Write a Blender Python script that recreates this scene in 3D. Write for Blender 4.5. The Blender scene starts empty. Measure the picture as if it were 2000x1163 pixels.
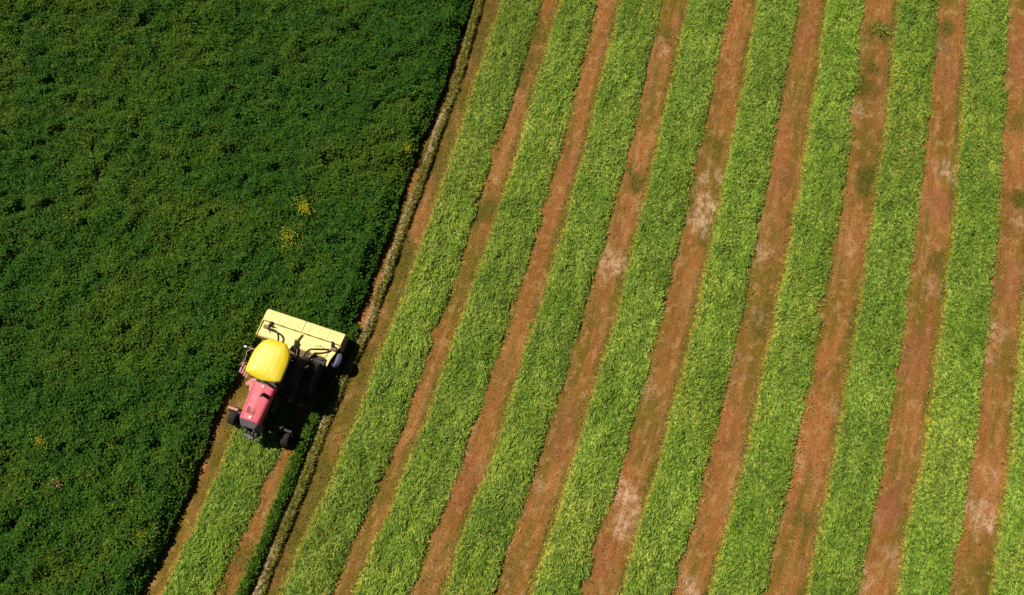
import bpy, bmesh, math, random
import numpy as np
from mathutils import Vector, Matrix

# ------------------------------------------------------------------ camera, sky, sun, exposure
SC = bpy.context.scene
COL = SC.collection
RAD = math.radians
CAM_H, PITCH, TANH = 26.0, RAD(17.5), 0.69

cam_d = bpy.data.cameras.new('camera')
cam = bpy.data.objects.new('camera', cam_d)
COL.objects.link(cam)
cam.location = (0, 0, CAM_H)
cam.rotation_euler = (PITCH, 0, 0)
cam_d.sensor_fit = 'HORIZONTAL'
cam_d.sensor_width = 36
cam_d.lens = 18 / TANH
cam_d.clip_start = 0.5
cam_d.clip_end = 2000
SC.camera = cam

SUN_EL = RAD(53)
SUN_TO = Vector((0.85, -0.527, 0)).normalized()          # the way shadows fall on the ground
w = bpy.data.worlds.new('World')
SC.world = w
w.use_nodes = True
nt = w.node_tree
bg = nt.nodes['Background']
sky = nt.nodes.new('ShaderNodeTexSky')
sky.sky_type = 'NISHITA'
sky.sun_disc = False
sky.sun_elevation = SUN_EL
sky.sun_rotation = math.atan2(-SUN_TO.x, -SUN_TO.y) % (2 * math.pi)
sky.air_density = 0.25
sky.dust_density = 0.1
nt.links.new(sky.outputs[0], bg.inputs[0])
bg.inputs[1].default_value = 0.05

sd = bpy.data.lights.new('sun', 'SUN')
sd.energy = 5.0
sd.angle = RAD(0.5)
sd.color = (1.0, 0.93, 0.80)
sun = bpy.data.objects.new('sun', sd)
COL.objects.link(sun)
ldir = Vector((SUN_TO.x * math.cos(SUN_EL), SUN_TO.y * math.cos(SUN_EL), -math.sin(SUN_EL)))
sun.rotation_euler = ldir.to_track_quat('-Z', 'Y').to_euler()
sun.location = (-20, 10, 40)
SC.view_settings.view_transform = 'Standard'
SC.view_settings.look = 'None'
SC.view_settings.gamma = 1
SC.view_settings.exposure = 0.0

# ------------------------------------------------------------------ helpers
RNG = np.random.default_rng(7)


def at(px, py, z=0.0):
    """the point at height z that the photograph shows at pixel (px, py) of 2000 x 1163"""
    tx = (px - 1000) / 1000 * TANH
    ty = (581.5 - py) / 1000 * TANH
    d = (tx, math.sin(PITCH) + ty * math.cos(PITCH), -math.cos(PITCH) + ty * math.sin(PITCH))
    t = (z - CAM_H) / d[2]
    return np.array([d[0] * t, d[1] * t, z])


_TAB = RNG.random((8, 256, 256))


def vnoise(x, y, k=0):
    x = np.asarray(x, float); y = np.asarray(y, float)
    xi = np.floor(x).astype(int); yi = np.floor(y).astype(int)
    fx = x - xi; fy = y - yi
    fx = fx * fx * (3 - 2 * fx); fy = fy * fy * (3 - 2 * fy)
    T = _TAB[k % 8]
    a = T[xi % 256, yi % 256]; b = T[(xi + 1) % 256, yi % 256]
    c = T[xi % 256, (yi + 1) % 256]; d = T[(xi + 1) % 256, (yi + 1) % 256]
    return (a * (1 - fx) + b * fx) * (1 - fy) + (c * (1 - fx) + d * fx) * fy


def fbm(x, y, scale, octaves=4, k=0):
    """0..1, mean .5; scale = size in metres of the largest lump"""
    s, amp, tot = 0.0, 1.0, 0.0
    f = 1.0 / scale
    for o in range(octaves):
        ca, sa = math.cos(0.6 * o + k), math.sin(0.6 * o + k)
        s = s + amp * vnoise((x * ca - y * sa) * f + 17.3 * o + 5 * k, (x * sa + y * ca) * f + 9.1 * o, k + o)
        tot += amp; amp *= 0.55; f *= 2.03
    return s / tot


def sstep(a, b, x):
    t = np.clip((np.asarray(x, float) - a) / (b - a), 0, 1)
    return t * t * (3 - 2 * t)


def curve_fn(pts, smooth=0.8, lo=-14.0, hi=36.0):
    """x as a smooth function of world y through pixel points on the ground"""
    P = np.array(sorted([tuple(at(*p)[:2][::-1]) for p in pts]))
    ys = np.arange(lo, hi, 0.1)
    xs = np.interp(ys, P[:, 0], P[:, 1])
    m0 = (P[min(2, len(P) - 1), 1] - P[0, 1]) / (P[min(2, len(P) - 1), 0] - P[0, 0])
    m1 = (P[-1, 1] - P[max(-3, -len(P)), 1]) / (P[-1, 0] - P[max(-3, -len(P)), 0])
    xs = np.where(ys < P[0, 0], P[0, 1] + m0 * (ys - P[0, 0]), xs)
    xs = np.where(ys > P[-1, 0], P[-1, 1] + m1 * (ys - P[-1, 0]), xs)
    n = int(3 * smooth / 0.1)
    kx = np.arange(-n, n + 1) * 0.1
    ker = np.exp(-0.5 * (kx / smooth) ** 2); ker /= ker.sum()
    pad = np.concatenate([xs[0] + (np.arange(-n, 0)) * (xs[1] - xs[0]), xs, xs[-1] + np.arange(1, n + 1) * (xs[-1] - xs[-2])])
    xs = np.convolve(pad, ker, 'valid')
    return lambda y: np.interp(y, ys, xs)


def tag(o, label=None, cat=None, group=None, kind=None):
    if label: o['label'] = label
    if cat: o['category'] = cat
    if group: o['group'] = group
    if kind: o['kind'] = kind
    return o


def np_mesh(name, verts, quads, mat, colors=None, parent=None, smooth=False):
    """link one mesh object from numpy arrays (all faces are quads)"""
    me = bpy.data.meshes.new(name)
    n, q = len(verts), len(quads)
    me.vertices.add(n)
    me.vertices.foreach_set('co', np.ascontiguousarray(verts, np.float32).ravel())
    me.loops.add(q * 4)
    me.loops.foreach_set('vertex_index', np.ascontiguousarray(quads, np.int32).ravel())
    me.polygons.add(q)
    me.polygons.foreach_set('loop_start', np.arange(0, q * 4, 4, dtype=np.int32))
    me.polygons.foreach_set('use_smooth', np.full(q, smooth, bool))
    for key, c in (colors or {}).items():
        c = np.asarray(c, np.float32)
        a = me.color_attributes.new(key, 'FLOAT_COLOR', 'POINT')
        if c.shape[1] == 3:
            c = np.concatenate([c, np.ones((n, 1), np.float32)], 1)
        a.data.foreach_set('color', np.ascontiguousarray(c, np.float32).ravel())
    me.update(calc_edges=True)
    me.materials.append(mat)
    o = bpy.data.objects.new(name, me)
    COL.objects.link(o)
    if parent: o.parent = parent
    return o


def grid_quads(nu, nv):
    i = np.arange(nu - 1)[:, None] * nv + np.arange(nv - 1)[None, :]
    i = i.ravel()
    return np.stack([i, i + nv, i + nv + 1, i + 1], 1)


def leaves(P, az, tilt, length, width, bend, col, roll=None, tipcol=1.0):
    """one bent lozenge per point: base at P, pointing to azimuth az, rising by tilt; returns verts, quads, colours"""
    n = len(P)
    d = np.stack([np.cos(az) * np.cos(tilt), np.sin(az) * np.cos(tilt), np.sin(tilt)], 1)
    s = np.stack([-np.sin(az), np.cos(az), np.zeros(n)], 1)
    u = np.cross(d, s)
    u *= np.where(u[:, 2:3] < 0, -1, 1)
    if roll is not None:
        s2 = s * np.cos(roll)[:, None] + u * np.sin(roll)[:, None]
        u = u * np.cos(roll)[:, None] - s * np.sin(roll)[:, None]
        s = s2
    L = length[:, None]; W = width[:, None] / 2
    mid = P + d * L * 0.45 + u * (bend[:, None] * L)
    tip = P + d * L
    V = np.stack([P, mid - s * W, tip, mid + s * W], 1).reshape(-1, 3)
    Q = np.arange(n * 4).reshape(-1, 4)
    C = np.repeat(col, 4, axis=0)
    if tipcol != 1.0:
        C = C.reshape(-1, 4, 3).copy(); C[:, 2] *= tipcol; C = C.reshape(-1, 3)
    return V, Q, C


def join(parts):
    V, Q, Cc, off = [], [], [], 0
    for v, q, c in parts:
        V.append(v); Q.append(q + off); Cc.append(c); off += len(v)
    return np.concatenate(V), np.concatenate(Q), np.concatenate(Cc)


# ------------------------------------------------------------------ materials
def nodes(name):
    m = bpy.data.materials.new(name)
    m.use_nodes = True
    n = m.node_tree
    return m, n, n.nodes['Principled BSDF'], n.links


def foliage_mat(name, rough=0.65, spec=0.25, transl=0.25, fine=9.0, amount=0.5):
    m, n, b, l = nodes(name)
    a = n.nodes.new('ShaderNodeAttribute'); a.attribute_name = 'tint'
    tc = n.nodes.new('ShaderNodeTexCoord')
    no = n.nodes.new('ShaderNodeTexNoise'); no.inputs['Scale'].default_value = fine; no.inputs['Detail'].default_value = 3
    l.new(tc.outputs['Object'], no.inputs['Vector'])
    mr = n.nodes.new('ShaderNodeMapRange')
    mr.inputs[1].default_value = 0.3; mr.inputs[2].default_value = 0.7
    mr.inputs[3].default_value = 1 - amount; mr.inputs[4].default_value = 1 + amount
    l.new(no.outputs[0], mr.inputs[0])
    mx = n.nodes.new('ShaderNodeVectorMath'); mx.operation = 'SCALE'
    l.new(a.outputs['Color'], mx.inputs[0]); l.new(mr.outputs[0], mx.inputs['Scale'])
    l.new(mx.outputs[0], b.inputs['Base Color'])
    b.inputs['Roughness'].default_value = rough
    b.inputs['Specular IOR Level'].default_value = spec
    if transl > 0:
        tr = n.nodes.new('ShaderNodeBsdfTranslucent')
        l.new(mx.outputs[0], tr.inputs[0])
        ms = n.nodes.new('ShaderNodeMixShader'); ms.inputs[0].default_value = transl
        l.new(b.outputs[0], ms.inputs[1]); l.new(tr.outputs[0], ms.inputs[2])
        l.new(ms.outputs[0], n.nodes['Material Output'].inputs[0])
    return m


def paint(name, col, rough=0.4, metal=0.0, dirt_glare=(0.12, 0.08, 0.04), dirt_glare_amt=0.35, scale=6.0, coat=0.0, bump=0.0):
    m, n, b, l = nodes(name)
    tc = n.nodes.new('ShaderNodeTexCoord')
    no = n.nodes.new('ShaderNodeTexNoise'); no.inputs['Scale'].default_value = scale; no.inputs['Detail'].default_value = 8
    no.inputs['Roughness'].default_value = 0.65
    l.new(tc.outputs['Object'], no.inputs['Vector'])
    cr = n.nodes.new('ShaderNodeValToRGB')
    cr.color_ramp.elements[0].position = 0.48; cr.color_ramp.elements[1].position = 0.75
    cr.color_ramp.elements[0].color = (0, 0, 0, 1)
    cr.color_ramp.elements[1].color = (dirt_glare_amt,) * 3 + (1,)
    l.new(no.outputs[0], cr.inputs[0])
    mx = n.nodes.new('ShaderNodeMix'); mx.data_type = 'RGBA'
    mx.inputs[6].default_value = (*col, 1); mx.inputs[7].default_value = (*dirt_glare, 1)
    l.new(cr.outputs[0], mx.inputs[0])
    l.new(mx.outputs[2], b.inputs['Base Color'])
    mr = n.nodes.new('ShaderNodeMapRange')
    mr.inputs[3].default_value = rough * 0.8; mr.inputs[4].default_value = min(1, rough * 1.4)
    l.new(no.outputs[0], mr.inputs[0]); l.new(mr.outputs[0], b.inputs['Roughness'])
    b.inputs['Metallic'].default_value = metal
    b.inputs['Coat Weight'].default_value = coat
    b.inputs['Coat Roughness'].default_value = 0.25
    if bump:
        bp = n.nodes.new('ShaderNodeBump'); bp.inputs['Strength'].default_value = bump; bp.inputs['Distance'].default_value = 0.01
        l.new(no.outputs[0], bp.inputs['Height']); l.new(bp.outputs[0], b.inputs['Normal'])
    return m


def soil_mat():
    m, n, b, l = nodes('stubble_soil')
    uv = n.nodes.new('ShaderNodeAttribute'); uv.attribute_name = 'rows'      # across-row and along-row metres
    pa = n.nodes.new('ShaderNodeAttribute'); pa.attribute_name = 'patch'     # pale, weed, red wear masks
    sp = n.nodes.new('ShaderNodeSeparateColor'); l.new(pa.outputs['Color'], sp.inputs[0])

    def noise(scale, detail, stretch=(1, 1, 1), rough=0.6):
        mp = n.nodes.new('ShaderNodeMapping'); mp.inputs['Scale'].default_value = stretch
        l.new(uv.outputs['Vector'], mp.inputs[0])
        t = n.nodes.new('ShaderNodeTexNoise'); t.inputs['Scale'].default_value = scale
        t.inputs['Detail'].default_value = detail; t.inputs['Roughness'].default_value = rough
        l.new(mp.outputs[0], t.inputs['Vector'])
        return t.outputs[0]

    def ramp(src, p0, p1, v0=0.0, v1=1.0):
        r = n.nodes.new('ShaderNodeMapRange')
        r.inputs[1].default_value = p0; r.inputs[2].default_value = p1
        r.inputs[3].default_value = v0; r.inputs[4].default_value = v1
        l.new(src, r.inputs[0])
        return r.outputs[0]

    def mix(fac, a, c):
        x = n.nodes.new('ShaderNodeMix'); x.data_type = 'RGBA'
        l.new(fac, x.inputs[0])
        for k, v in ((6, a), (7, c)):
            if isinstance(v, tuple): x.inputs[k].default_value = (*v, 1)
            else: l.new(v, x.inputs[k])
        return x.outputs[2]

    def mul(a, c):
        x = n.nodes.new('ShaderNodeMath'); x.operation = 'MULTIPLY'; l.new(a, x.inputs[0])
        if isinstance(c, float): x.inputs[1].default_value = c
        else: l.new(c, x.inputs[1])
        return x.outputs[0]

    big = noise(0.45, 4, (1, 0.5, 1))
    c = mix(ramp(big, 0.40, 0.60), (0.245, 0.110, 0.025), (0.365, 0.146, 0.044))        # brown to redder loam
    c = mix(mul(ramp(noise(1.3, 3, (1, 0.3, 1)), 0.5, 0.68), 0.6), c, (0.36, 0.19, 0.065))  # straw coloured stubble
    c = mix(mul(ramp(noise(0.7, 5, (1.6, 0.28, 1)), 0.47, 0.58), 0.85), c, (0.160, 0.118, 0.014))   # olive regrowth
    c = mix(mul(ramp(noise(5.0, 3, (1, 0.05, 1)), 0.54, 0.72), 0.4), c, (0.46, 0.25, 0.11))  # drawn-out straw lines
    c = mix(mul(ramp(noise(7.0, 3, (1, 0.06, 1)), 0.54, 0.72), 0.4), c, (0.14, 0.065, 0.022))   # and dark ones
    c = mix(mul(ramp(noise(3.2, 5, (1, .7, 1), 0.7), 0.51, 0.64), 0.6), c, (0.47, 0.27, 0.11))     # mottling
    c = mix(mul(ramp(noise(2.7, 5, (1.3, .6, 1), 0.7), 0.53, 0.66), 0.5), c, (0.15, 0.075, 0.020))
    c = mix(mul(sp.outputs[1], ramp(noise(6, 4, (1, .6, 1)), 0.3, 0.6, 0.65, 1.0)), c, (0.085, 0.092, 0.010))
    c = mix(mul(sp.outputs[2], 0.55), c, (0.30, 0.095, 0.055))
    c = mix(mul(sp.outputs[0], ramp(noise(5, 5, (1, .6, 1), 0.7), 0.42, 0.62, 0.05, 0.95)), c, (0.66, 0.43, 0.28))
    grain = noise(26, 3, (1, 0.75, 1), 0.75)
    g = ramp(grain, 0.3, 0.7, 0.55, 1.45)
    vm = n.nodes.new('ShaderNodeVectorMath'); vm.operation = 'SCALE'
    l.new(c, vm.inputs[0]); l.new(g, vm.inputs['Scale'])
    l.new(vm.outputs[0], b.inputs['Base Color'])
    b.inputs['Roughness'].default_value = 0.95
    b.inputs['Specular IOR Level'].default_value = 0.1
    bp = n.nodes.new('ShaderNodeBump'); bp.inputs['Strength'].default_value = 0.6; bp.inputs['Distance'].default_value = 0.03
    l.new(grain, bp.inputs['Height']); l.new(bp.outputs[0], b.inputs['Normal'])
    return m


M_SOIL = soil_mat()
M_SWATH = foliage_mat('cut_grass', 0.7, 0.15, 0.25)
M_CROP = foliage_mat('crop_leaves', 0.75, 0.10, 0.25, 5.0, 0.35)
M_BANK = foliage_mat('bank_grass_blades', 0.7, 0.2, 0.2)
M_FLOWER = foliage_mat('petals', 0.6, 0.2, 0.2, 9.0, 0.2)

# ------------------------------------------------------------------ rows of the field, read on the ground
ROWS = {
    50: [964, 1044, 1082, 1154, 1201, 1280, 1334, 1415, 1470, 1550, 1608, 1684, 1748, 1828, 1890, 1966],
    250: [902, 982, 1025, 1107, 1153, 1239, 1291, 1375, 1436, 1516, 1581, 1664, 1729, 1812, 1876, 1959],
    450: [833, 917, 962, 1050, 1100, 1184, 1247, 1331, 1394, 1481, 1548, 1634, 1701, 1790, 1861, 1947],
    650: [763, 851, 893, 986, 1038, 1131, 1195, 1286, 1351, 1441, 1507, 1598, 1669, 1762, 1836, 1928],
    850: [682, 781, 822, 921, 978, 1066, 1134, 1230, 1300, 1395, 1467, 1559, 1637, 1732, 1809, 1907],
    1000: [620, 718, 758, 864, 918, 1016, 1086, 1186, 1260, 1360, 1430, 1526, 1604, 1704, 1778, 1878],
    1120: [565, 666, 709, 814, 880, 979, 1051, 1151, 1224, 1325, 1396, 1501, 1580, 1681, 1759, 1860],
}
EDGE = [curve_fn([(v[i], y) for y, v in ROWS.items()]) for i in range(16)]
EDGE.append(curve_fn([(1993, 650), (1975, 850), (1956, 1000), (1939, 1120), (2013, 450)]))          # ninth windrow
EDGE.append(lambda y: EDGE[16](y) + 1.7)
EDGE.append(lambda y: EDGE[16](y) + 2.98)
EDGE.append(lambda y: EDGE[16](y) + 4.66)
S0L = curve_fn([(337, 1120), (395, 1000), (437, 900), (470, 820), (515, 720), (540, 660)])
S0R = curve_fn([(438, 1120), (497, 1000), (541, 890), (568, 820), (612, 720), (637, 660)])
BANK = curve_fn([(934, 10), (924, 50), (893, 165), (863, 243), (838, 310), (810, 392), (783, 458), (758, 535), (738, 590),
                 (718, 650), (683, 720), (650, 790), (628, 850), (602, 920), (573, 1000), (546, 1060), (522, 1120), (507, 1160)], 0.45)
CROP_R = curve_fn([(920, 10), (907, 50), (868, 165), (838, 243), (806, 310), (781, 392), (754, 458), (730, 535), (710, 590),
                   (690, 645), (655, 720), (622, 790)], 0.5)
CUT_L = curve_fn([(500, 655), (478, 705), (453, 760), (424, 820), (400, 876), (365, 973), (335, 1044), (306, 1100), (276, 1159)], 0.4)
SLIVER = curve_fn([(705, 620), (677, 690), (645, 760), (622, 805), (602, 850), (572, 925), (545, 1000), (495, 1120), (478, 1163)], 0.5)

HEAD = RAD(18.5)
FWD = np.array([math.sin(HEAD), math.cos(HEAD)])
RGT = np.array([math.cos(HEAD), -math.sin(HEAD)])
TRAC = np.array([-8.6, 3.36])


def local_rf(x, y):
    dx, dy = x - TRAC[0], y - TRAC[1]
    return dx * RGT[0] + dy * RGT[1], dx * FWD[0] + dy * FWD[1]


# ------------------------------------------------------------------ ground
def axis(lo, hi, step, far):
    a = np.arange(lo, hi + 1e-6, step)
    out = [a]
    d = step; left = []; p = lo
    while p > -far:
        d *= 1.6; p -= d; left.append(p)
    d = step; right = []; p = hi
    while p < far:
        d *= 1.6; p += d; right.append(p)
    return np.concatenate([np.array(left[::-1]), a, np.array(right)])


gx = axis(-24, 25, 0.1, 700)
gy = axis(-6, 25, 0.1, 700)
GX, GY = np.meshgrid(gx, gy, indexing='ij')
ed = [S0L, S0R, BANK] + EDGE
E_at = np.stack([f(np.clip(GY, -13, 35)) for f in ed], -1)
mid_u = np.array([float(f(8.0)) for f in ed])
U = np.empty_like(GX)
for j in range(len(gy)):
    e = E_at[0, j]
    x = GX[:, j]
    u = np.interp(x, e, mid_u)
    u = np.where(x < e[0], mid_u[0] + (x - e[0]), u)
    u = np.where(x > e[-1], mid_u[-1] + (x - e[-1]), u)
    U[:, j] = u
pale = np.zeros_like(GX); weed = np.zeros_like(GX); red = np.zeros_like(GX)


def spots(arr, lst, k):
    for px, py, r, st in lst:
        c = at(px, py); rr = r / 55.0
        i0, i1 = np.searchsorted(gx, [c[0] - 3 * rr, c[0] + 3 * rr]); j0, j1 = np.searchsorted(gy, [c[1] - 4 * rr, c[1] + 4 * rr])
        X = GX[i0:i1, j0:j1] - c[0]; Y = GY[i0:i1, j0:j1] - c[1]
        d = np.sqrt(X ** 2 + (Y * 0.75) ** 2) / rr + 2.6 * (fbm(X * 1.5 + c[0], Y * 0.8 + c[1], 0.5, 5, k) - 0.5)
        arr[i0:i1, j0:j1] = np.maximum(arr[i0:i1, j0:j1], st * (1 - sstep(0.45, 1.5, d)))


spots(pale, [(1300, 95, 13, .7), (1378, 350, 10, .8), (1408, 345, 13, .9), (1385, 395, 22, 1), (1365, 430, 24, .9), (1400, 436, 14, .6), (1245, 405, 17, .6),
             (1190, 510, 20, .8), (1215, 515, 17, .8), (1180, 540, 12, .6), (1490, 500, 16, .6), (1510, 490, 10, .6), (1845, 335, 20, .9), (1864, 346, 14, .6), (1985, 430, 16, .5),
             (1215, 960, 20, .9), (1235, 980, 17, .9), (1225, 1018, 20, .9), (1345, 1140, 18, .8), (1685, 1140, 22, .6), (1742, 1090, 14, .5),
             (1900, 1000, 26, .7), (1932, 1020, 16, .9), (1935, 925, 12, .5), (1945, 650, 20, .6), (1930, 690, 14, .5), (965, 345, 7, .6), (1668, 75, 14, .5),
             (1672, 210, 14, .5), (1700, 1000, 16, .3), (1840, 90, 12, .4), (1820, 560, 16, .4), (1640, 800, 14, .4), (1660, 480, 12, .5), (1430, 700, 14, .3),
             (1040, 690, 16, .35), (900, 860, 18, .3), (1055, 960, 18, .3), (1270, 760, 14, .4), (1480, 620, 12, .4), (1560, 900, 14, .3)], 1)
spots(weed, [(950, 400, 22, .9), (938, 412, 18, .8), (1385, 448, 13, .9), (1380, 480, 16, .9), (1245, 350, 20, .9), (1285, 60, 14, .7), (1302, 70, 16, .9), (1700, 130, 22, .7), (1682, 165, 26, .9),
             (1720, 65, 24, .8), (1850, 60, 18, .8), (1842, 90, 20, .7), (1700, 345, 20, 1), (1690, 360, 16, .8), (1548, 350, 22, .5), (1545, 420, 16, .5), (1990, 395, 16, .9),
             (1832, 505, 18, .8), (1580, 1035, 18, .8), (1560, 1010, 14, .5), (1945, 1080, 20, .5), (1930, 1130, 20, .5), (1045, 60, 28, .8), (1030, 115, 26, .7), (1022, 160, 20, .7), (1240, 25, 18, .5),
             (875, 290, 26, .7), (855, 345, 24, .6), (940, 40, 18, .6), (1400, 290, 18, .5), (1385, 195, 16, .5), (1490, 640, 22, .5), (1500, 615, 20, .5),
             (780, 600, 22, .6), (765, 640, 20, .5), (740, 690, 18, .5), (620, 960, 30, .6), (600, 1010, 30, .6), (560, 1100, 30, .7), (585, 1060, 24, .6), (690, 800, 18, .5),
             (520, 930, 16, .6), (480, 1110, 26, .7), (440, 1150, 22, .6), (425, 880, 22, .6), (450, 820, 24, .7), (470, 760, 24, .7), (390, 960, 18, .5), (1165, 620, 20, .3), (985, 480, 14, .4),
             (820, 730, 16, .4), (770, 830, 16, .5), (1660, 960, 20, .4), (1100, 290, 16, .3), (1010, 300, 18, .4), (1985, 240, 16, .6), (1960, 440, 16, .4), (1880, 940, 18, .4), (1475, 90, 12, .3)], 2)
spots(red, [(1255, 1080, 24, .8), (1180, 1090, 20, .6), (1745, 985, 26, .9), (1735, 1010, 20, .8), (1835, 395, 24, .9), (1850, 420, 20, .7), (1560, 60, 30, .5), (1520, 330, 30, .5), (1515, 260, 24, .5), (1850, 150, 24, .6),
            (1410, 400, 16, .5), (1210, 440, 30, .4), (1110, 300, 30, .5), (960, 750, 30, .4), (900, 950, 30, .5), (1090, 850, 30, .4), (1790, 700, 40, .5), (1985, 120, 40, .6), (1975, 560, 40, .5), (1420, 830, 36, .4), (1385, 560, 30, .5), (1690, 520, 26, .5)], 3)
# yellow-olive regrowth along the left foot of every windrow
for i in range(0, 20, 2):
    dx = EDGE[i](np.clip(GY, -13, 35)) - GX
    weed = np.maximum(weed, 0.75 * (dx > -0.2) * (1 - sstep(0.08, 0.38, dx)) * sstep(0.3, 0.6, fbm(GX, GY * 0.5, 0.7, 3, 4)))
dxb = GX - BANK(np.clip(GY, -13, 35))
weed = np.maximum(weed, 0.8 * (dxb > -0.6) * (dxb < 1.3) * (1 - sstep(0.5, 1.3, np.abs(dxb))) * sstep(0.28, 0.55, fbm(GX, GY * 0.6, 0.9, 3, 5)))
GZ = 0.03 * (fbm(GX, GY, 0.5, 3, 6) - 0.5) + 0.04 * (fbm(GX, GY, 3.0, 2, 7) - 0.5)
far = np.maximum(np.maximum(-24 - GX, GX - 25), np.maximum(-6 - GY, GY - 25))
GZ = np.where(far > 0, GZ * 0.2, GZ)
gv = np.stack([GX, GY, GZ], -1).reshape(-1, 3)
rows_attr = np.stack([U, GY, np.zeros_like(U)], -1).reshape(-1, 3)
patch_attr = np.stack([pale, weed, red], -1).reshape(-1, 3)
ground = np_mesh('ground', gv, grid_quads(len(gx), len(gy)), M_SOIL, {'rows': rows_attr, 'patch': patch_attr}, smooth=True)
tag(ground, kind='structure')


# ------------------------------------------------------------------ windrows of cut grass
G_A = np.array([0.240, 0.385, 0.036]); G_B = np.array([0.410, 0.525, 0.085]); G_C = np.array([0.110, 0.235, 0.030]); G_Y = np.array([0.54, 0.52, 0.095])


def windrow(fl, fr, y0, y1, label, seed, density=900, bright=1.0, tail=0.15):
    rs = np.random.default_rng(seed)
    H = 0.14
    bright = bright * (0.94 + 0.12 * rs.random())

    def surf(t, y):
        """t across 0..1, y along -> x, z"""
        wob_l = 0.22 * (fbm(y * 0.6, y * 0.8 + seed, 1.1, 4, seed) - 0.5)
        wob_r = 0.26 * (fbm(y * 0.8, y * 0.6 + seed + 9, 0.9, 4, seed + 1) - 0.5) - 0.14 * sstep(0.66, 0.74, fbm(y * 0.7, y * 0.7 + seed, 0.5, 2, seed + 5))
        a, b = fl(y) + wob_l, fr(y) + wob_r
        x = a + (b - a) * t
        prof = np.clip(1 - np.abs(2 * t - 1) ** 5, 0, 1) ** 0.6
        endf = sstep(0, 0.5, y - y0) * sstep(0, 0.5, y1 - y)
        fx = x + 0.25 * (fbm(x, y, 0.5, 2, seed + 5) - 0.5); fy = y + 0.25 * (fbm(x, y, 0.5, 2, seed + 6) - 0.5)
        lump = 0.25 * (fbm(fx * 1.15 - fy * 0.15, fy * 0.62 + fx * 0.1, 0.26, 3, seed + 2) - 0.5) + 0.10 * (fbm(x, y, 1.1, 3, seed + 3) - 0.5)
        z = np.maximum(prof * (H + lump) * endf, -0.03 + 0 * x)
        return x, z
    ny = int((y1 - y0) / 0.07)
    T, Y = np.meshgrid(np.linspace(0, 1, 26), np.linspace(y0, y1, ny), indexing='ij')
    X, Z = surf(T, Y)
    base = np.stack([X, Y, Z - 0.02], -1).reshape(-1, 3)
    n1 = fbm(X, Y, 0.8, 3, seed)[..., None]
    cb = (G_A * (1 - n1) + G_C * n1) * 0.8 * bright
    parts = [(base, grid_quads(26, ny), cb.reshape(-1, 3))]
    area = (y1 - y0) * 1.75
    n = int(area * density)
    t = rs.random(n) ** 1.0
    t = np.where(rs.random(n) < 0.16, np.where(rs.random(n) < 0.5, rs.random(n) * 0.06, 1 - rs.random(n) * 0.06), t)
    y = y0 + rs.random(n) * (y1 - y0)
    x, z = surf(t, y)
    P = np.stack([x, y, z + rs.random(n) * 0.03 - 0.015], 1)
    # strands lie mostly across each other, in locally combed wisps
    flow = 1.28 + (rs.random(n) < 0.5) * math.pi + 3.4 * (fbm(x, y, 0.5, 3, seed + 6) - 0.5)
    az = np.where(rs.random(n) < 0.75, flow + rs.normal(0, 0.35, n), rs.random(n) * 2 * math.pi)
    spill = rs.random(n) < 0.07                             # loose stalks fallen beside the row
    ts_ = rs.uniform(-0.13, 1.11, n)
    P[:, 0] = np.where(spill, x + (ts_ - t) * 1.7, P[:, 0]); P[:, 2] = np.where(spill & ((ts_ < 0.03) | (ts_ > 0.97)), 0.02 + 0.02 * rs.random(n), P[:, 2] + 0.02 * spill)
    edge = np.minimum(t, 1 - t)
    tilt = rs.normal(0.08, 0.16, n)
    L = np.where(rs.random(n) < 0.4, rs.uniform(0.13, 0.25, n), rs.uniform(0.06, 0.14, n)) * np.where(edge < 0.06, 0.6, 1)
    W = rs.uniform(0.013, 0.034, n)
    m = fbm(x, y, 0.8, 3, seed + 3)
    r = np.clip(0.5 * rs.random(n) + 1.5 * (fbm(x, y, 0.16, 2, seed + 7) - 0.5) + 0.25, 0, 1)
    k = np.clip(0.55 * (m - 0.5) * 3 + r, 0, 1)[:, None]
    col = G_A * (1 - k) + G_B * k
    stk = fbm(t * 1.7 * 2.2, y * 0.35, 0.45, 3, seed + 4)          # lengthwise combing
    col = col * (1 + 0.5 * (stk - 0.5))[:, None]
    dk = (rs.random(n) < 0.26 * sstep(0.7, 0.35, stk) + 0.08)[:, None]
    col = np.where(dk, G_C * (0.7 + 0.6 * r[:, None]), col)
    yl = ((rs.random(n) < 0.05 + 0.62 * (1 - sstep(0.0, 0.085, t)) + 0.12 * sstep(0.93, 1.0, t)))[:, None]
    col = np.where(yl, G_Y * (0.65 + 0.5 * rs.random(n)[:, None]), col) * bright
    dry = sstep(0.5, 0.8, fbm(x * 1.6, y * 0.6, 2.2, 3, seed + 1))[:, None]      # wilted, yellower stretches
    col = col * (0.82 + 0.36 * fbm(x, y, 4.0, 2, seed + 1))[:, None]
    col = col * (1 - dry) + col * np.array([1.22, 1.05, 1.15]) * dry
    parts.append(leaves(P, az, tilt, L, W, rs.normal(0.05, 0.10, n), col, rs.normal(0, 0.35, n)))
    nf = int((y1 - y0) * 150)                             # yellow blades strewn along the left foot
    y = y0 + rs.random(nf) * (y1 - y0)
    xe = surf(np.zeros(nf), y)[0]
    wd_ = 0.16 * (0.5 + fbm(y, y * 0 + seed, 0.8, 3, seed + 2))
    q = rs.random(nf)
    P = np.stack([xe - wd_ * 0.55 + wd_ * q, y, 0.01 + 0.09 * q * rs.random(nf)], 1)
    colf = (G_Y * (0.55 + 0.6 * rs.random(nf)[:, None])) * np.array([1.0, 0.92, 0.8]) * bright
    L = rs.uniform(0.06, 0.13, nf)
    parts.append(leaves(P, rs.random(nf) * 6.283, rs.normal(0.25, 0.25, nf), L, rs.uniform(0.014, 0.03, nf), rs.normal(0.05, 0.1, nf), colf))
    V, Q, C3 = join(parts)
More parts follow.
